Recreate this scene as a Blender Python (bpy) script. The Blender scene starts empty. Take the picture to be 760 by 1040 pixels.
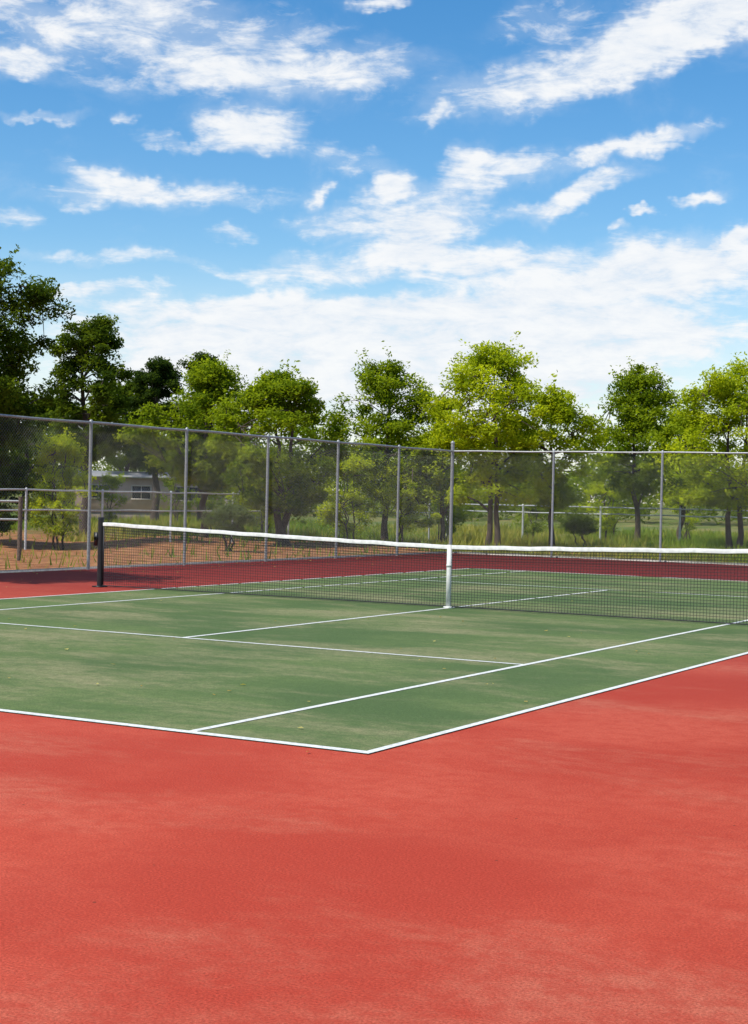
import bpy, numpy as np, math, random
from mathutils import Vector
random.seed(7); rng=np.random.default_rng(11)
R=math.radians
S=bpy.context.scene
S.view_settings.view_transform='Standard'; S.view_settings.look='None'; S.view_settings.exposure=0
col=bpy.context.collection

# ---------------- camera (solved from the court's regulation dimensions) -------------
CP=np.array([10.2978,-20.343,1.6024]); YAW,PIT,ROL,FF=0.5171,-0.0102,0.0224,1600.1
f_=np.array([-math.sin(YAW)*math.cos(PIT),math.cos(YAW)*math.cos(PIT),math.sin(PIT)])
r0=np.array([math.cos(YAW),math.sin(YAW),0]);u0=np.cross(r0,f_)
r_=math.cos(ROL)*r0+math.sin(ROL)*u0;u_=-math.sin(ROL)*r0+math.cos(ROL)*u0
cam=bpy.data.cameras.new("camera");co=bpy.data.objects.new("camera",cam);col.objects.link(co);S.camera=co
from mathutils import Matrix
M=Matrix(((r_[0],u_[0],-f_[0],CP[0]),(r_[1],u_[1],-f_[1],CP[1]),(r_[2],u_[2],-f_[2],CP[2]),(0,0,0,1)))
co.matrix_world=M
cam.sensor_fit='VERTICAL';cam.sensor_height=36;cam.lens=FF/1040*36;cam.clip_end=3000;cam.clip_start=.05
def ray(px,py): return f_+r_*(px-380)/FF-u_*(py-520)/FF
def W(px,py,depth): return CP+ray(px,py)*depth      # world point: used to survey the site
# ---------------- helpers -------------
def empty(name):
    e=bpy.data.objects.new(name,None);col.objects.link(e);return e
def add(name,me,mat,parent=None):
    o=bpy.data.objects.new(name,me);col.objects.link(o)
    if mat: me.materials.append(mat)
    if parent:o.parent=parent
    return o
def mesh(name,V,F,C=None,smooth=False):
    V=np.asarray(V,dtype=np.float32);F=np.asarray(F,dtype=np.int32)
    me=bpy.data.meshes.new(name);n=len(F);k=F.shape[1]
    me.vertices.add(len(V));me.vertices.foreach_set('co',V.ravel())
    me.loops.add(n*k);me.loops.foreach_set('vertex_index',F.ravel())
    me.polygons.add(n);me.polygons.foreach_set('loop_start',np.arange(0,n*k,k,dtype=np.int32))
    try: me.polygons.foreach_set('loop_total',np.full(n,k,dtype=np.int32))
    except Exception: pass
    if smooth: me.polygons.foreach_set('use_smooth',np.ones(n,dtype=bool))
    me.update(calc_edges=True)
    if C is not None:
        a=me.color_attributes.new(name='Col',type='FLOAT_COLOR',domain='POINT')
        C=np.asarray(C,dtype=np.float32)
        if C.shape[1]==3:C=np.hstack([C,np.ones((len(C),1),dtype=np.float32)])
        a.data.foreach_set('color',C.ravel())
    return me
class Geo:
    def __init__(s):s.V=[];s.F=[];s.n=0
    def addvf(s,V,F):
        s.V.append(np.asarray(V,float));s.F.append(np.asarray(F,int)+s.n);s.n+=len(V)
    def box(s,x0,x1,y0,y1,z0,z1):
        V=[(x,y,z) for z in (z0,z1) for x,y in((x0,y0),(x1,y0),(x1,y1),(x0,y1))]
        s.addvf(V,[(3,2,1,0),(4,5,6,7),(0,1,5,4),(1,2,6,5),(2,3,7,6),(3,0,4,7)])
    def tube(s,P,Rr,k=6,cap=False):
        P=[np.asarray(p,float) for p in P];V=[];F=[]
        for i,p in enumerate(P):
            t=P[min(i+1,len(P)-1)]-P[max(i-1,0)];t/=np.linalg.norm(t)+1e-9
            a=np.cross(t,(0,0,1.)) if abs(t[2])<.9 else np.cross(t,(1.,0,0));a/=np.linalg.norm(a);b=np.cross(t,a)
            for j in range(k):
                q=2*math.pi*j/k;V.append(p+(a*math.cos(q)+b*math.sin(q))*Rr[i])
        for i in range(len(P)-1):
            for j in range(k):
                F.append((i*k+j,i*k+(j+1)%k,(i+1)*k+(j+1)%k,(i+1)*k+j))
        if cap:
            for e,i in ((P[0],0),(P[-1],len(P)-1)):
                c=len(V);V.append(e)
                for j in range(k):F.append((c,i*k+j,i*k+(j+1)%k,i*k+(j+1)%k))
        s.addvf(V,F)
    def me(s,name,smooth=False):
        m=mesh(name,np.vstack(s.V),np.vstack(s.F),smooth=smooth)
        m.validate();return m
# ---- node helper
def mat(name):
    m=bpy.data.materials.new(name);m.use_nodes=True;nt=m.node_tree;b=nt.nodes['Principled BSDF'];return m,nt,b
class N:
    def __init__(s,nt):s.nt=nt
    def __call__(s,t,ins={},**kw):
        n=s.nt.nodes.new(t)
        for k,v in kw.items():setattr(n,k,v)
        for k,v in ins.items():
            if isinstance(v,bpy.types.NodeSocket):s.nt.links.new(v,n.inputs[k])
            else:n.inputs[k].default_value=v
        return n
    def math(s,op,a,b=0.0,c=None,clamp=False):
        d={0:a,1:b}
        if c is not None:d[2]=c
        n=s('ShaderNodeMath',d,operation=op,use_clamp=clamp);return n.outputs[0]
    def noise(s,vec,scale,detail=4,rough=.5,dist=0.,dim='3D'):
        return s('ShaderNodeTexNoise',{'Vector':vec,'Scale':scale,'Detail':detail,'Roughness':rough,'Distortion':dist},noise_dimensions=dim).outputs[0]
    def mr(s,v,a,b,c=0.,d=1.,smooth=True):
        return s('ShaderNodeMapRange',{'Value':v,'From Min':a,'From Max':b,'To Min':c,'To Max':d},interpolation_type='SMOOTHSTEP' if smooth else 'LINEAR').outputs[0]
    def mix(s,f,a,b,bt='MIX'):
        n=s('ShaderNodeMix',data_type='RGBA',blend_type=bt)
        for i,v in ((0,f),(6,a),(7,b)):
            if isinstance(v,bpy.types.NodeSocket):s.nt.links.new(v,n.inputs[i])
            else:
                n.inputs[i].default_value=v if i==0 else (*v,1)
        return n.outputs[2]
    def map(s,vec,loc=(0,0,0),rot=(0,0,0),sc=(1,1,1),t='POINT'):
        return s('ShaderNodeMapping',{'Vector':vec,'Location':loc,'Rotation':rot,'Scale':sc},vector_type=t).outputs[0]
def simple(name,c,rough=.6,metal=0.,var=.15,scale=8.):
    m,nt,b=mat(name);n=N(nt);P=n('ShaderNodeNewGeometry').outputs['Position']
    q=n.noise(P,scale,3)
    cc=n.mix(n.mr(q,.3,.7),tuple(x*(1-var) for x in c),tuple(min(1,x*(1+var)) for x in c))
    nt.links.new(cc,b.inputs['Base Color']);b.inputs['Roughness'].default_value=rough;b.inputs['Metallic'].default_value=metal
    return m
# ---------------- materials -------------
def court_mat(name,base,light,dark,seed,worn,wt=(.53,.72,.7),far=None):
    m,nt,b=mat(name);n=N(nt);P=n('ShaderNodeNewGeometry').outputs['Position']
    P0=n.map(P,(seed,seed*2,0))
    PR=n.map(P0,rot=(0,0,R(24)),sc=(.4,.8,1))
    sw=n.noise(PR,1.2,5,.70,.25)
    c=n.mix(n.mr(sw,.38,.62),base,light)
    big=n.noise(P0,.35,3,.5,.3)
    c=n.mix(n.mr(big,.42,.62,0,.8),c,dark)
    w=n.noise(PR,.75,8,.74,.25)
    c=n.mix(n.mr(w,wt[0],wt[1],0,wt[2]),c,worn)
    gr=n.noise(P0,90,3,.75)
    c=n.mix(.75,c,n.mix(n.mr(gr,.3,.7,smooth=False),(.40,.40,.40),(1.6,1.6,1.6)),'MULTIPLY')
    sp=n.noise(P0,8,6,.8)
    c=n.mix(n.mr(sp,.45,.62,0,.5),c,dark)
    v=n('ShaderNodeTexVoronoi',{'Vector':P0,'Scale':3.6,'Randomness':1.0},feature='F1')
    chip=n.math('LESS_THAN',v.outputs['Distance'],.028)
    msk=n.math('GREATER_THAN',big,.46)
    c=n.mix(n.math('MULTIPLY',n.math('MULTIPLY',chip,msk),.8),c,(.05,.03,.02))
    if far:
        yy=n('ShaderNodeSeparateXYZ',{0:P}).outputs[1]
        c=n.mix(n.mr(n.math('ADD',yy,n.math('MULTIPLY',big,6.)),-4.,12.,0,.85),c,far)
    nt.links.new(c,b.inputs['Base Color']);b.inputs['Roughness'].default_value=.85
    b.inputs['Specular IOR Level'].default_value=.12
    bp=n('ShaderNodeBump',{'Height':gr,'Strength':.4,'Distance':.005});nt.links.new(bp.outputs[0],b.inputs['Normal'])
    return m
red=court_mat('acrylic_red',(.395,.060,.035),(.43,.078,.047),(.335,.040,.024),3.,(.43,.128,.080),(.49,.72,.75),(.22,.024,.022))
green=court_mat('acrylic_green',(.098,.148,.048),(.124,.172,.058),(.072,.118,.040),9.,(.27,.25,.13),(.44,.66,.80))
def line_mat():
    m,nt,b=mat('line_paint');n=N(nt);P=n('ShaderNodeNewGeometry').outputs['Position']
    q=n.noise(P,30,4,.7);c=n.mix(n.mr(q,.34,.6),(.54,.55,.49),(.80,.80,.76))
    nt.links.new(c,b.inputs['Base Color']);b.inputs['Roughness'].default_value=.6;return m
linem=line_mat()
galv=simple('galvanised_steel',(.32,.33,.33),.45,.3,.2,30)
wire=simple('galvanised_wire',(.26,.27,.26),.5,.2,.2,10)
black=simple('black_paint',(.015,.015,.017),.4)
netm=simple('net_cord',(.018,.018,.02),.7)
band=simple('white_canvas',(.64,.64,.60),.8,0,.12,12)
conc=simple('concrete',(.45,.42,.37),.9,0,.2,9)
woodm=simple('weathered_wood',(.12,.085,.06),.85,0,.3,20)
bark=simple('bark',(.075,.055,.04),.95,0,.4,14)
def leafmat(name,trans=.45):
    m,nt,b=mat(name);n=N(nt);a=n('ShaderNodeAttribute',attribute_name='Col').outputs['Color']
    nt.nodes.remove(b);df_=n('ShaderNodeBsdfDiffuse',{0:a})
    tl=n('ShaderNodeBsdfTranslucent')
    tc=n.mix(1.,a,(1.6,1.5,.5),'MULTIPLY')
    nt.links.new(tc,tl.inputs[0])
    mx=n('ShaderNodeMixShader',{0:trans});nt.links.new(df_.outputs[0],mx.inputs[1]);nt.links.new(tl.outputs[0],mx.inputs[2])
    nt.links.new(mx.outputs[0],nt.nodes['Material Output'].inputs[0]);return m
leafm=leafmat('leaves',.5);grassm=leafmat('grass_blades',.3)
# ground
gm,nt,b=mat('field_ground');n=N(nt);P=n('ShaderNodeNewGeometry').outputs['Position']
c=n.mix(n.mr(n.noise(P,.22,5,.6,.5),.42,.6),(.11,.15,.030),(.24,.20,.07))
c=n.mix(n.mr(n.noise(P,1.3,4,.65),.45,.62,0,.8),c,(.09,.125,.03))
sx=n('ShaderNodeSeparateXYZ',{0:P})
strip=n.math('MULTIPLY',n.mr(sx.outputs[0],-36.,-28.),n.mr(n.math('ADD',sx.outputs[1],n.math('MULTIPLY',n.noise(P,.5,3),6.)),36.,26.))
dirt=n.mix(n.mr(n.noise(P,2.2,5,.65),.35,.65),(.21,.082,.032),(.44,.21,.09))
c=n.mix(n.math('MULTIPLY',strip,n.mr(n.noise(P,.45,4,.6),.28,.42)),c,dirt)
nt.links.new(c,b.inputs['Base Color']);b.inputs['Roughness'].default_value=.95;b.inputs['Specular IOR Level'].default_value=.1
# ---------------- ground sheet with gentle relief away from the court -------------
def gz(x,y):
    d=np.maximum(np.maximum(-10.9-x,y-20.9),0)
    return -.06+np.minimum(d/10,1)*(.12*np.sin(x*.31+1)*np.cos(y*.27)+.08*np.sin(x*.83+y*.6))
xs=np.unique(np.concatenate([np.linspace(-900,-90,12),np.linspace(-90,40,150),np.linspace(40,900,12)]))
ys=np.unique(np.concatenate([np.linspace(-700,-40,10),np.linspace(-40,130,180),np.linspace(130,1500,14)]))
X,Y=np.meshgrid(xs,ys,indexing='ij');Z=gz(X,Y)
nx,ny=X.shape;ii=np.arange(nx*ny).reshape(nx,ny)
F=np.stack([ii[:-1,:-1],ii[1:,:-1],ii[1:,1:],ii[:-1,1:]],-1).reshape(-1,4)
add('ground',mesh('ground',np.stack([X,Y,Z],-1).reshape(-1,3),F,smooth=True),gm)
# ---------------- court -------------
FX,FY=-10.2,20.2
tc=empty('tennis_court')
g=Geo();g.box(FX-.15,22,-30,FY+.15,-.14,0);add('red_surround',g.me('red_surround'),red,tc)
def sheet(x0,x1,y0,y1,z): return [(x0,y0,z),(x1,y0,z),(x1,y1,z),(x0,y1,z)],[(0,1,2,3)]
hw=5.485;hl=11.885;sw=4.115
g=Geo();g.addvf(*sheet(-hw,hw,-hl,hl,.004));add('green_surface',g.me('g'),green,tc)
g=Geo();L=[(-hw,hw,-hl,-hl+.085),(-hw,hw,hl-.085,hl)]
yb=hl-.085;wf=.06;w=.06
L+=[(-hw,-hw+wf,-yb,yb),(hw-wf,hw,-yb,yb),(-sw,-sw+wf,-yb,yb),(sw-wf,sw,-yb,yb)]
L+=[(-sw+wf,sw-wf,-6.4-w/2,-6.4+w/2),(-sw+wf,sw-wf,6.4-w/2,6.4+w/2),(-w/2,w/2,-6.4+w/2,6.4-w/2)]
for x0,x1,y0,y1 in L:g.addvf(*sheet(x0,x1,y0,y1,.008))
add('court_lines',g.me('lines'),linem,tc)
# ---------------- net -------------
tn=empty('tennis_net')
PX=6.4
def ntop(x):
    t=abs(x)/PX;return .914+(1.07-.914)*(t**1.15)
g=Geo()
for sx_ in (-1,1):
    g.tube([(sx_*(PX+.04),0,0),(sx_*(PX+.04),0,1.12)],[.048,.048],12,True)
    g.tube([(sx_*(PX+.04),0,1.12),(sx_*(PX+.04),0,1.15)],[.056,.05],12,True)
    g.box(sx_*(PX+.04)-.09,sx_*(PX+.04)+.09,-.09,.09,.001,.02)
g.tube([(-PX-.1,-.07,.8),(-PX-.1,.07,.8)],[.03,.03],8,True);g.box(-PX-.16,-PX-.09,-.03,.03,.68,.9)
add('net_posts',g.me('posts',True),black,tn)
g=Geo();xsn=np.arange(-PX+.02,PX-.02,.045)
rr=.0028
for x in xsn:
    g.tube([(x,0,.03),(x,0,ntop(x)-.02)],[rr,rr],4)
for k in range(1,24):
    z=k*.045-.005
    pts=[(x,0,.03+(ntop(x)-.05)*z/1.03) for x in np.linspace(-PX+.02,PX-.02,15)]
    g.tube(pts,[rr]*15,4)
    if k>17: g.tube([(p[0],.006,p[2]-.012) for p in pts],[rr]*15,4)
pts=[(x,0,.03) for x in np.linspace(-PX,PX,9)];g.tube(pts,[.008]*9,5)
add('net_mesh',g.me('netmesh'),netm,tn)
g=Geo();xa=np.linspace(-PX+.01,PX-.01,61)
V=[];F=[]
for i,x in enumerate(xa):
    z=ntop(x)
    for dy,dz in((-.012,-.055),(-.012,-.006),(0,.002),(.012,-.006),(.012,-.055)):V.append((x,dy,z+dz+.003*math.sin(x*9)+.002*math.sin(x*23)))
for i in range(60):
    for j in range(4):F.append((i*5+j,(i+1)*5+j,(i+1)*5+j+1,i*5+j+1))
g.addvf(V,F);add('headband',g.me('band'),band,tn)
g=Geo();g.box(-.033,.033,-.018,.018,.005,.92);g.box(-.06,.06,-.04,.04,.001,.03);g.box(-.035,.035,-.022,.022,.60,.64)
add('center_strap',g.me('strap'),band,tn)
g=Geo();g.box(-PX+.0,-PX+.035,-.006,.006,.04,1.0);g.box(PX-.035,PX,-.006,.006,.04,1.0);add('side_tape',g.me('st'),netm,tn)
# ---------------- chain link fences -------------
def chain(g,A,B,z0,z1,r=.0021,sp=.0707):
    A=np.array(A,float);B=np.array(B,float);Ln=np.linalg.norm(B-A);d=(B-A)/Ln;nrm=np.array([-d[1],d[0]]);h=z1-z0
    V=[];F=[];n_=0
    for s_ in (1,-1):
        k0=np.arange(-h,Ln,sp) if s_==1 else np.arange(0,Ln+h,sp)
        t=np.array([d[0]*s_,d[1]*s_,1.])/math.sqrt(2)
        n1=np.array([nrm[0],nrm[1],0.]);b1=np.cross(t,n1);off=.002*s_
        ring=[r*(n1*math.cos(q)+b1*math.sin(q)) for q in (0,2.094,4.189)]
        for k in k0:
            za=0.;zb=h
            if s_==1:
                za=max(0,-k);zb=min(h,Ln-k)
            else:
                za=max(0,k-Ln);zb=min(h,k)
            if zb-za<.02:continue
            m_=max(1,int(round((zb-za)/.2)))
            for i in range(m_+1):
                z=za+(zb-za)*i/m_;u=k+s_*z
                base=np.array([A[0]+d[0]*u,A[1]+d[1]*u,z0+z])+n1*off
                V+=[base+q for q in ring]
            for i in range(m_):
                for j in range(3):F.append((n_+3*i+j,n_+3*i+(j+1)%3,n_+3*i+3+(j+1)%3,n_+3*i+3+j))
            n_+=3*(m_+1)
    g.addvf(V,F)
def tallfence(name,A,B,h,posts,rp=.033,cl=True,r=.0023,corner=None,mid=None,m1=galv):
    e=empty(name);A=np.array(A,float);B=np.array(B,float);d=(B-A)/np.linalg.norm(B-A);nr=np.array([-d[1],d[0]])
    g=Geo()
    for p in posts:
        q=A+d*p
        g.tube([(q[0],q[1],-.1),(q[0],q[1],h-.03)],[rp,rp],10,True)
        g.tube([(q[0],q[1],h-.03),(q[0],q[1],h+.05),(q[0],q[1],h+.075)],[rp*1.15,rp*1.15,.005],10)
        if not cl: continue
        for zz in np.arange(.35,h-.2,.55):g.tube([(q[0],q[1],zz),(q[0],q[1],zz+.02)],[rp*1.14]*2,10)
    add('posts',g.me(name+'_posts',True),m1,e)
    g=Geo()
    P=[A+(B-A)*t for t in np.linspace(0,1,40)]
    g.tube([(q[0],q[1],h+.01+.008*math.sin(i*1.7)) for i,q in enumerate(P)],[.024]*40,8,True)
    for z in (mid or []): g.tube([(q[0],q[1],z+.01*math.sin(i*1.3)) for i,q in enumerate(P)],[.024]*40,8,True)
    add('rails',g.me(name+'_rails',True),m1,e)
    if cl:
        g=Geo();o=nr*.045
        chain(g,A+o,B+o,.03,h+.02,r)
        P2=[p+o for p in P];g.tube([(q[0],q[1],.06) for q in P2],[.004]*40,4)
        add('chain_link',g.me(name+'_mesh'),wire,e)
    return e
H=2.93
tallfence('chain_link_fence',(FX,FY),(FX,-18.2),H,[3.2*i for i in range(1,13)],r=.0017)
tallfence('chain_link_fence',(FX,FY),(21.3,FY),H,[3.15*i for i in range(1,11)],r=.0016)
g=Geo();g.tube([(FX,FY,-.1),(FX,FY,3.16)],[.05,.05],12,True);g.tube([(FX,FY,3.16),(FX,FY,3.2),(FX,FY,3.24)],[.058,.058,.01],12)
add('fence_corner_post',g.me('cp',True),galv)
g=Geo();g.box(FX-.42,FX-.16,-30,FY+.42,-.2,.03);g.box(FX-.155,22,FY+.16,FY+.42,-.2,.03);add('concrete_kerb',g.me('kerb'),conc)
a=W(-60,500,41)[:2];b2=W(455,500,62)[:2];c2=W(900,500,58)[:2]
pipem=simple('pale_pipe',(.50,.51,.51),.5,.1)
La=np.linalg.norm(b2-a)
tallfence('pipe_rail_fence',a,b2,1.55,np.arange(0,La+.1,3.0),.033,False,mid=[1.0],m1=pipem)
Lb=np.linalg.norm(c2-b2)
tallfence('pipe_rail_fence',b2,c2,1.35,np.arange(0,Lb+.1,3.0),.04,False,mid=[1.1],m1=pipem)
e=empty('wooden_post_fence');g=Geo()
pp=[W(x,500,37)[:2] for x in (-30,21,24+45)]
for p in pp[:2]:g.tube([(p[0],p[1],-.1),(p[0]+.01,p[1],1.4)],[.055,.05],8,True)
add('posts',g.me('wp'),woodm,e)
g=Geo()
for z in (.85,1.28):
    g.tube([(*pp[0],z),(*pp[1],z+.01)],[.028,.028],8,True)
add('rails',g.me('wr',True),galv,e)
# ---------------- mobile home -------------
def house():
    e=empty('mobile_home')
    p=W(176,500,90)[:2];yaw=YAW+R(8)
    wall=simple('painted_siding',(.40,.285,.22),.7,0,.08,2.);roofm=simple('metal_roof',(.22,.22,.22),.6,.1,.1,3)
    glass=simple('window_glass',(.04,.05,.06),.15);trim=simple('tan_trim',(.42,.36,.31),.6)
    skirt=simple('skirting',(.2,.16,.12),.8)
    g=Geo();g.box(-5.5,6.5,0,4,.4,2.3);add('walls',g.me('w'),wall,e)
    g=Geo();g.box(-5.45,6.45,.05,3.95,-.2,.4);add('base_skirting',g.me('s'),skirt,e)
    g=Geo();x0,x1=-5.9,6.9;zz=2.31
    V=[(x0,-.35,zz),(x0,2,zz+.3),(x0,4.35,zz),(x1,-.35,zz),(x1,2,zz+.3),(x1,4.35,zz),(x0,-.35,zz+.1),(x0,2,zz+.4),(x0,4.35,zz+.1),(x1,-.35,zz+.1),(x1,2,zz+.4),(x1,4.35,zz+.1)]
    g.addvf(V,[(6,9,10,7),(7,10,11,8),(0,1,4,3),(1,2,5,4),(0,3,9,6),(2,8,11,5),(0,6,7,1),(1,7,8,2),(3,4,10,9),(4,5,11,10)]);add('roof',g.me('r'),roofm,e)
    gw=Geo();gt=Geo()
    for x,wd,z0,z1 in((-4.2,1.2,1.15,1.85),(-1.8,1.0,1.15,1.85),(.9,1.5,1.1,1.85),(5.1,1.2,1.15,1.85)):
        gw.box(x-wd/2,x+wd/2,-.02,-.004,z0,z1)
        gt.box(x-wd/2-.08,x+wd/2+.08,-.05,-.003,z1,z1+.08);gt.box(x-wd/2-.08,x+wd/2+.08,-.07,-.003,z0-.08,z0)
        gt.box(x-wd/2-.08,x-wd/2,-.05,-.003,z0,z1);gt.box(x+wd/2,x+wd/2+.08,-.05,-.003,z0,z1);gt.box(x-.025,x+.025,-.045,-.021,z0,z1)
    gt.box(2.9,3.8,-.04,-.004,.45,2.2);gt.box(2.7,4.0,-1.0,-.05,.2,.32)
    add('windows',gw.me('gw'),glass,e);add('trim_and_door',gt.me('gt'),trim,e)
    e.location=(p[0],p[1],0);e.rotation_euler=(0,0,yaw)
house()
# ---------------- vegetation -------------
TONES={
 'dark':(( .034,.064,.010),(.120,.172,.018)),
 'mid':((.092,.155,.012),(.28,.36,.022)),
 'bright':((.19,.27,.012),(.47,.54,.028)),
 'cedar':((.024,.050,.014),(.062,.10,.020)),
 'grey':((.08,.12,.05),(.16,.20,.09)),
}
def leaves(P,size,tone,cf,rg,up=.35):
    n_=len(P)
    d=rg.normal(size=(n_,3));d[:,2]+=.5*np.sign(d[:,2]);d/=np.linalg.norm(d,axis=1,keepdims=True)
    t=rg.normal(size=(n_,3));t[:,2]-=up;t-=d*(t*d).sum(1,keepdims=True);t/=np.linalg.norm(t,axis=1,keepdims=True)
    s=np.cross(d,t);L=size*rg.uniform(.6,1.3,(n_,1));Wd=L*rg.uniform(.38,.55,(n_,1))
    V=np.stack([P-t*L*.5,P+s*Wd*.5+d*L*.08,P+t*L*.5,P-s*Wd*.5+d*L*.08],1).reshape(-1,3)
    F=np.arange(n_*4).reshape(-1,4)
    a,b_=np.array(TONES[tone][0]),np.array(TONES[tone][1])
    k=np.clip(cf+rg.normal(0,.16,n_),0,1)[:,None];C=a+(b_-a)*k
    C=C*rg.uniform(.85,1.15,(n_,1))
    return V,F,np.repeat(C,4,0)
def make_tree(name,px,depth,ytop,hwpx,ybot,tone,seed,nc=90,lp=230,shape='round',lsize=.15,trunk=.14,lean=0.,crad=None,yb=None,stems=1):
    rg=np.random.default_rng(seed)
    base=W(px,500,depth)[:2];z0=float(gz(base[0],base[1]))-.05
    Rd=hwpx/FF*depth;cr=crad or .14*Rd+.15
    top=W(px,ytop,depth)[2]-cr*.8;bot=max(W(px,ybot,depth)[2],.3)
    Hc=top-bot
    e=empty(name)
    ph=rg.uniform(0,6.28,6);C=[]
    while len(C)<nc:
        t=rg.uniform(0,1);a=rg.uniform(0,6.28)
        if shape=='round':pr=(math.sin(math.pi*min(1,max(0,(t*.9+.07))))**.62)
        elif shape=='spread':pr=max(0,math.sin(math.pi*(t*.75+.17)))**.8
        elif shape=='oval':pr=max(0,math.sin(math.pi*(t**.75*.93+.05)))**.75
        else:pr=(1-t)**.75+.03
        wob=1+.22*math.sin(2*a+ph[0]+3*t)+.18*math.sin(3*a+ph[1]-7*t)+.15*math.sin(9*t+ph[2])
        rad=Rd*pr*wob*rg.uniform(.05,1)**.5
        zz=bot+Hc*t*(1+.05*math.sin(2*a+ph[3]))
        C.append((rad*math.cos(a)+lean*(t*Hc),rad*math.sin(a),zz))
    for k in range(6 if shape!='cone' else 2):
        a=rg.uniform(0,6.28);rr_=Rd*rg.uniform(.1,.6)
        C.append((rr_*math.cos(a)+lean*Hc,rr_*math.sin(a),top-Hc*rg.uniform(0,.12)*1.0-.1))
    C=np.array(C)
    B=Geo();o=np.array([base[0],base[1],0])
    tops=top-Hc*(.25 if shape!='cone' else .03)
    nodes=[]
    for s_ in range(stems):
        off=rg.uniform(-.25,.25,2)*(stems>1);sl=rg.uniform(-.12,.12,2)*(1 if stems>1 else .35)
        P=[];RR=[]
        for i in range(9):
            t=i/8;z=z0+(tops-z0)*t
            w_=rg.normal(0,.05,2)*(i>0)
            P.append((off[0]+sl[0]*z+w_[0]+lean*max(0,z-bot),off[1]+sl[1]*z+w_[1],z));RR.append(trunk*(1.25 if i==0 else 1)*(1-.82*t))
        B.tube([o+np.array(p) for p in P],RR,8);nodes+=[(np.array(p),r2) for p,r2 in zip(P[2:],RR[2:])]
    far=C[rg.choice(len(C),min(16,len(C)),replace=False)]
    for c in far:
        cand=[(p,r2) for p,r2 in nodes[:7*stems] if p[2]<c[2]-.15] or [nodes[0]]
        p,r2=min(cand,key=lambda q:np.linalg.norm((q[0]-c)*(1,1,.55)))
        m1=p+(c-p)*.4+np.array([0,0,.12*np.linalg.norm(c-p)]);m2=p+(c-p)*.75+np.array([0,0,.10*np.linalg.norm(c-p)])
        r3=min(r2*.6,.09);B.tube([o+p,o+m1,o+m2,o+c],[r3,r3*.7,r3*.45,.012],6)
        nodes+=[(m1,r3*.5),(m2,r3*.4),(c,.015)]
    arr=np.array([q[0] for q in nodes])
    for c in C:
        j=np.argmin(np.linalg.norm(arr-c,axis=1));p=arr[j]
        if np.linalg.norm(p-c)>.1:
            m1=(p+c)/2+(0,0,.06);B.tube([o+p,o+m1,o+c],[.022,.015,.007],5)
    add('trunk_and_limbs',B.me(name+'_wood',True),bark,e)
    cf=rg.uniform(.0,1.,len(C))
    PP=[];K=[]
    for c,k in zip(C,cf):
        m_=int(lp*rg.uniform(.5,1.4));q=rg.normal(size=(m_,3));q/=np.linalg.norm(q,axis=1,keepdims=True)
        q*=rg.uniform(0,1,(m_,1))**.5*cr*rg.uniform(.7,1.45)*np.array([1,1,.62])
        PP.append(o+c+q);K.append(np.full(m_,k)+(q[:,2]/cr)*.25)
    for k in range(70):
        c=C[rg.integers(len(C))];dr=rg.normal(size=3);dr[2]=abs(dr[2])*.9;dr/=np.linalg.norm(dr)
        tt=rg.uniform(0,1,(26,1))*cr*2.0
        PP.append(o+c+dr*tt+rg.normal(0,.06,(26,3)));K.append(np.full(26,.75))
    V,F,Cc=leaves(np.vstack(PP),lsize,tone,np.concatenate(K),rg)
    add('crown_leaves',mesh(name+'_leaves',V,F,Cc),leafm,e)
    return e
T=make_tree
T('cottonwood_tree',-34,47,258,88,450,'dark',1,nc=230,lp=250,shape='round',lsize=.15,trunk=.28)
T('cottonwood_tree',88,58,320,50,465,'dark',2,nc=120,lp=240,lsize=.15,trunk=.2)
T('cottonwood_tree',-213,27,130,145,400,'mid',51,nc=130,lp=220,lsize=.13,trunk=.2)
T('cedar_tree',158,74,362,36,478,'cedar',3,nc=110,lp=220,shape='round',lsize=.16,trunk=.2)
T('cedar_tree',205,78,356,36,488,'cedar',4,nc=120,lp=220,shape='cone',lsize=.16,trunk=.2)
T('cottonwood_tree',25,70,395,66,500,'dark',25,nc=90,lp=240,lsize=.18,trunk=.2)
T('cottonwood_tree',128,92,385,44,474,'dark',26,nc=80,lp=240,lsize=.2,trunk=.2)
T('elm_tree',208,54,367,56,495,'mid',5,nc=150,lp=200,lsize=.14)
T('elm_tree',285,50,373,66,520,'mid',6,nc=165,lp=200,lsize=.14,stems=2)
T('elm_tree',392,57,364,60,500,'mid',7,nc=145,lp=185,lsize=.14,shape='oval',trunk=.13)
T('locust_tree',500,51,347,64,512,'bright',8,nc=150,lp=190,lsize=.13,shape='round',stems=2,trunk=.11)
T('locust_tree',562,53,392,52,512,'bright',9,nc=100,lp=185,lsize=.13,shape='round',trunk=.11)
T('locust_tree',450,56,402,34,512,'bright',29,nc=70,lp=190,lsize=.13,shape='round',trunk=.10)
T('elm_tree',648,58,370,50,500,'mid',10,nc=125,lp=190,lsize=.14,shape='oval',trunk=.12)
T('locust_tree',742,52,368,66,515,'bright',11,nc=160,lp=185,lsize=.13,shape='round',stems=2,trunk=.11)
T('locust_tree',692,62,414,34,512,'bright',12,nc=80,lp=190,lsize=.14,trunk=.11)
T('locust_tree',850,54,380,60,505,'bright',22,nc=90,lp=200,lsize=.14,trunk=.11)
def shrub(name,px,depth,ytop,hwpx,tone,seed,nc=22,lp=130,lsize=.10):
    T(name,px,depth,ytop,hwpx,540,tone,seed,nc=nc,lp=lp,lsize=lsize,trunk=.035,crad=.26,stems=3)
shrub('shrub',236,45,506,20,'grey',31,lsize=.08)
shrub('shrub',590,56,520,20,'dark',33)
shrub('shrub',60,46,440,32,'bright',34,nc=70,lp=160)
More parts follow.
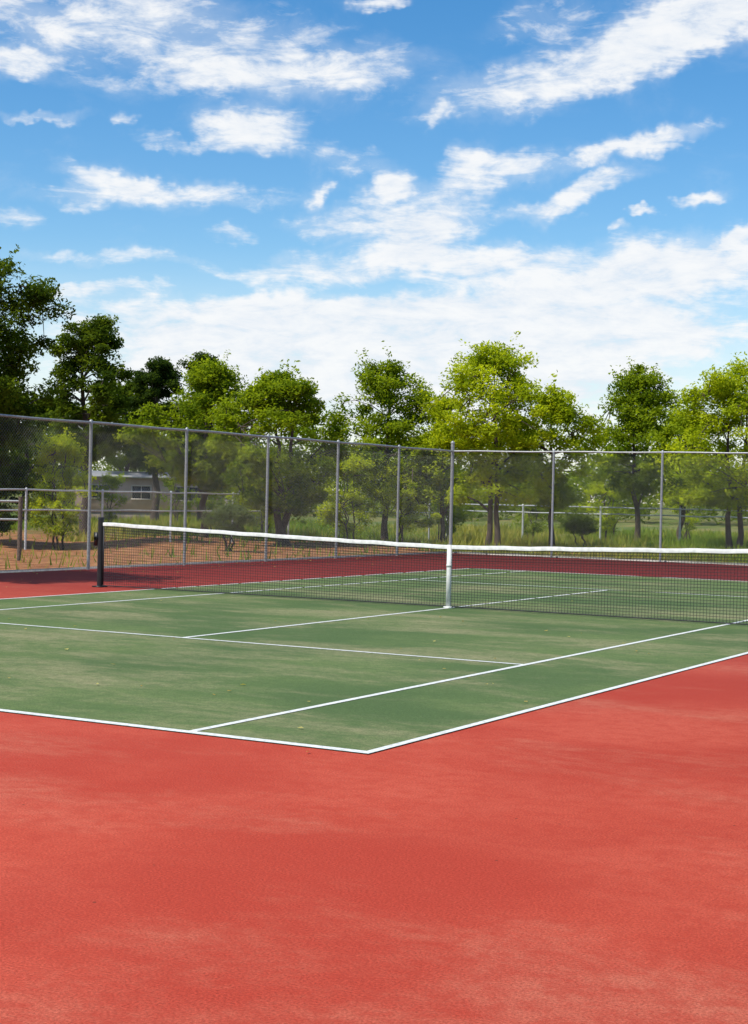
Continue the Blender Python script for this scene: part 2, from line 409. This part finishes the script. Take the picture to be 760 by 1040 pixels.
shrub('shrub',222,62,465,24,'mid',45,nc=50,lp=160)
shrub('shrub',180,70,464,16,'mid',46,nc=30,lp=130)
shrub('shrub',112,72,480,12,'mid',47,nc=18,lp=110)
shrub('shrub',352,54,458,34,'bright',35,nc=60,lp=160)
shrub('shrub',410,56,465,34,'bright',36,nc=56,lp=160)
shrub('shrub',455,60,466,30,'mid',37,nc=40,lp=160)
shrub('shrub',618,62,458,30,'bright',38,nc=50,lp=160)
shrub('shrub',-10,46,445,36,'dark',39,nc=70,lp=180)
shrub('shrub',265,62,465,30,'bright',40,nc=50,lp=160)
shrub('shrub',700,66,470,26,'bright',41,nc=36,lp=160)
shrub('shrub',540,64,468,26,'mid',42,nc=36,lp=160)
rg=np.random.default_rng(77);PP=[];K=[]
for px in np.arange(-500,1300,6.5):
    for q in range(6):
        dpt=rg.uniform(118,150);o_=W(px+rg.uniform(-8,8),500,dpt)
        hh=(4.9+1.3*math.sin(px*.021)+.8*math.sin(px*.063+1)+.5*math.sin(px*.17))*(1.3 if px<330 else 1.)
        c=np.array([o_[0],o_[1],rg.uniform(.12,1)*hh]);m_=75
        v=rg.normal(size=(m_,3));v/=np.linalg.norm(v,axis=1,keepdims=True);v*=rg.uniform(0,1,(m_,1))**.4*rg.uniform(.7,1.5)
        PP.append(c+v);K.append(np.full(m_,rg.uniform(.1,.8)))
V,F,Cc=leaves(np.vstack(PP),.42,'mid',np.concatenate(K),rg);Cc*=.85
add('distant_trees',mesh('distant_trees',V,F,Cc),leafm)
rg=np.random.default_rng(5)
n_=150000
px=rg.uniform(-120,900,n_);dp=30+rg.uniform(0,1,n_)**1.4*55
P=CP+f_*dp[:,None]+r_*((px-380)/FF*dp)[:,None]
x,y=P[:,0],P[:,1];ok=(x<FX-.5)|(y>FY+.5)
nzv=np.sin(x*.9+1.3*np.sin(y*.5))+np.sin(y*1.1+x*.4)+.8*np.sin(x*2.3-y*1.7)
dirtz=(x>-32)&(y<27+2*np.sin(x*.8))&(x<FX)
ok&=~(dirtz&(rg.uniform(size=n_)<.975)&((nzv<1.7)|(y<20)))
ok&=(nzv+rg.normal(0,.8,n_)>-1.1)
x,y,nzv,dp=x[ok],y[ok],nzv[ok],dp[ok];n_=len(x);z=gz(x,y)-.02
hh=rg.uniform(.10,.32,n_)*(1+.35*np.clip(nzv,-1,2));a=rg.uniform(0,6.28,n_);w_=rg.uniform(.012,.03,n_)*(dp/38)
ln=rg.normal(0,.3,(n_,2))*hh[:,None]
V=np.stack([np.stack([x-np.cos(a)*w_,y-np.sin(a)*w_,z],1),np.stack([x+np.cos(a)*w_,y+np.sin(a)*w_,z],1),np.stack([x+ln[:,0],y+ln[:,1],z+hh],1)],1).reshape(-1,3)
k=np.clip(.38+.35*np.sin(x*.35+y*.2)+.25*np.sin(y*.7-x*.15)+rg.normal(0,.25,n_),0,1)[:,None]
Cc=np.array([.16,.25,.025])*(1-k)+np.array([.40,.35,.08])*k
add('meadow_grass',mesh('meadow_grass',V,np.arange(n_*3).reshape(-1,3),np.repeat(Cc,3,0)),grassm)
rg=np.random.default_rng(9)
x=np.concatenate([rg.uniform(-5,5.4,50),rg.uniform(FX,9,30),FX+.1+rg.exponential(.5,130)])
y=np.concatenate([rg.uniform(-11.5,-1,50),rg.uniform(-14,20,30),rg.uniform(-2,20,130)]);n_=len(x)
P=np.stack([x,y,np.full(n_,.018)],1)
a=rg.uniform(0,6.28,n_);L=rg.uniform(.014,.036,n_)
V=np.stack([P+np.stack([np.cos(a+q)*L*s,np.sin(a+q)*L*s,rg.uniform(-.006,.008,n_)],1) for q,s in((0,1),(1.57,.55),(3.14,1),(4.71,.55))],1).reshape(-1,3)
k=rg.uniform(size=(n_,1));Cc=np.array([.35,.22,.07])*(1-k)+np.array([.50,.45,.16])*k
add('fallen_leaves',mesh('fallen_leaves',V,np.arange(n_*4).reshape(-1,4),np.repeat(Cc,4,0)),grassm)
# ---------------- sun + sky -------------
left=-r0;fh=np.array([-math.sin(YAW),math.cos(YAW),0])
hd=left*math.cos(R(30))-fh*math.sin(R(30));EL=R(54)
sd=np.array([hd[0]*math.cos(EL),hd[1]*math.cos(EL),math.sin(EL)])
l=bpy.data.lights.new('sun','SUN');l.energy=4.8;l.angle=R(.53);l.color=(1,.95,.86)
so=bpy.data.objects.new('sun',l);col.objects.link(so);so.rotation_euler=Vector(sd).to_track_quat('Z','Y').to_euler()
w=bpy.data.worlds.new("World");S.world=w;w.use_nodes=True;nt=w.node_tree;n=N(nt);bg=nt.nodes['Background']
try: w.cycles.sampling_method='MANUAL';w.cycles.sample_map_resolution=256
except Exception: pass
sky=n('ShaderNodeTexSky');sky.sky_type='NISHITA';sky.sun_disc=False;sky.sun_elevation=EL;sky.sun_rotation=math.atan2(sd[0],sd[1]);sky.air_density=1.;sky.dust_density=.2;sky.ozone_density=1.4
skc=n('ShaderNodeHueSaturation',{'Hue':.5,'Saturation':1.42,'Value':1.5,'Color':sky.outputs[0]}).outputs[0]
D=n('ShaderNodeTexCoord').outputs['Generated']
sp=n('ShaderNodeSeparateXYZ',{0:D});dx,dy,dz=sp.outputs
du=n.math('ADD',n.math('MULTIPLY',dx,float(r0[0])),n.math('MULTIPLY',dy,float(r0[1])))
df=n.math('ADD',n.math('MULTIPLY',dx,float(fh[0])),n.math('MULTIPLY',dy,float(fh[1])))
az=n.math('ARCTAN2',du,df);el=n.math('ARCSINE',dz)
den=n.math('ADD',n.math('MAXIMUM',dz,0.),.25)
pl=n('ShaderNodeCombineXYZ',{0:n.math('DIVIDE',du,den),1:n.math('DIVIDE',df,den),2:0.}).outputs[0]
ae=n('ShaderNodeCombineXYZ',{0:az,1:el,2:0.}).outputs[0]
ae1=n('ShaderNodeCombineXYZ',{0:az,1:el,2:1.}).outputs[0]
wn=n('ShaderNodeTexNoise',{'Vector':ae,'Scale':22.,'Detail':4.,'Roughness':.65}).outputs['Color']
wv=n('ShaderNodeVectorMath',{0:wn,1:(.5,.5,.5)},operation='SUBTRACT').outputs[0]
wv=n('ShaderNodeVectorMath',{0:wv,1:(.050,.036,0.)},operation='MULTIPLY').outputs[0]
wae=n('ShaderNodeVectorMath',{0:ae1,1:wv},operation='ADD').outputs[0]
CL=[ # surveyed cloud positions: px,py,halfw,halfh,tilt(deg up-right),weight
(170,42,260,55,-6,.6),(110,20,130,30,5,.25),(330,75,130,20,4,.42),(230,75,90,20,-5,.35),
(258,130,62,24,4,1.15),(15,60,40,14,0,.8),(40,121,60,7,0,.6),(128,130,16,7,0,.7),(180,147,60,7,0,.5),
(610,62,200,30,14,.9),(715,15,110,42,20,.85),(560,15,90,25,10,.4),
(648,147,85,12,11,1.),(585,195,90,14,18,.95),(500,175,74,20,12,.75),(470,160,30,16,0,.7),(450,120,18,8,0,.8),
(392,195,36,17,15,1.1),(325,198,18,12,20,.85),(440,225,74,34,12,.85),(345,228,60,18,0,.75),
(160,195,140,16,0,.75),(110,180,60,12,-15,.5),(240,235,40,10,0,.6),
(600,295,230,48,4,1.0),(700,265,120,30,4,.5),(360,268,140,18,3,.75),(500,262,90,18,5,.55),(420,245,50,22,20,.5),
(230,322,250,32,-2,.95),(130,262,150,10,-2,.35),(80,290,60,9,0,.5),(390,310,200,22,0,.6),
(200,372,220,44,0,.95),(500,362,340,44,0,.85),(430,410,360,55,0,.95),(640,338,200,22,3,.6),
(715,203,32,9,5,.9),(632,233,16,6,0,.8),(657,217,16,6,0,.8),(742,245,20,9,0,.7),(15,215,40,12,0,.6),(390,5,34,8,0,.8),(365,165,70,18,-10,.4)]
tot=None
for (px,py,a,b_,t,wt) in CL:
    d=ray(px,py);d=d/np.linalg.norm(d);uu=math.atan2(d@r0,d@fh);vv=math.asin(d[2])
    A=a/FF*1.25;B_=b_/FF*1.35;th=R(t+1.2);cs,sn=math.cos(th),math.sin(th)
    va=(cs/A,sn/A,-(cs*uu+sn*vv)/A);vb=(-sn/B_,cs/B_,-(-sn*uu+cs*vv)/B_)
    x1=n('ShaderNodeVectorMath',{0:wae,1:va},operation='DOT_PRODUCT').outputs['Value']
    y1=n('ShaderNodeVectorMath',{0:wae,1:vb},operation='DOT_PRODUCT').outputs['Value']
    r2=n('ShaderNodeMath',{0:x1,1:x1,2:n.math('MULTIPLY',y1,y1)},operation='MULTIPLY_ADD').outputs[0]
    v=n.mr(n.math('SQRT',r2),1.,.15,0.,wt)
    tot=v if tot is None else n.math('ADD',tot,v)
tot=n.math('MINIMUM',tot,1.15)
n2=n.noise(n.map(ae,rot=(0,0,R(-10)),sc=(9,34,1)),1.8,6,.68,.8)
n3=n.noise(n.map(ae,rot=(0,0,R(-10)),sc=(30,75,1)),1.3,4,.65,.3)
n1=n.noise(n.map(pl,rot=(0,0,R(12)),sc=(3.2,2.6,1)),2.4,6,.62,.5)
nz=n.math('ADD',n.math('ADD',n.math('MULTIPLY',n1,.25),n.math('MULTIPLY',n2,.42)),n.math('MULTIPLY',n3,.33))
dn=n.math('ADD',tot,n.math('MULTIPLY',n.math('SUBTRACT',nz,.5),3.8))
cm=n.mr(dn,.05,1.12)
cm=n.math('MULTIPLY',cm,n.mr(tot,.0,.3))
veil=n.math('MULTIPLY',n.mr(n.math('ADD',tot,n.math('MULTIPLY',n.math('SUBTRACT',n1,.45),1.2)),.05,.9),.36)
haze=n.mr(el,.16,.05,0.,.6)
cm=n.math('MAXIMUM',n.math('MAXIMUM',cm,veil),haze)
cc=n.mix(n.mr(nz,.38,.6),(7.9,8.5,9.3),(9.6,9.7,9.8))
fin=n.mix(n.math('MULTIPLY',cm,.96),skc,cc)
nt.links.new(fin,bg.inputs[0]);bg.inputs[1].default_value=.1
# the rest of the sky dome: same sky with simpler scattered cloud
nb=n.noise(pl,2.2,3,.6,.3)
cmb=n.math('MAXIMUM',n.mr(nb,.47,.66,0,.85),haze)
bgb=n('ShaderNodeBackground',{0:n.mix(cmb,skc,(9.,9.3,9.6)),1:.1})
msk=n.math('MULTIPLY',n.mr(n.math('ABSOLUTE',az),.44,.31),n.mr(el,.46,.36))
ms=n('ShaderNodeMixShader',{0:msk})
nt.links.new(bgb.outputs[0],ms.inputs[1]);nt.links.new(bg.outputs[0],ms.inputs[2]);nt.links.new(ms.outputs[0],nt.nodes['World Output'].inputs[0])
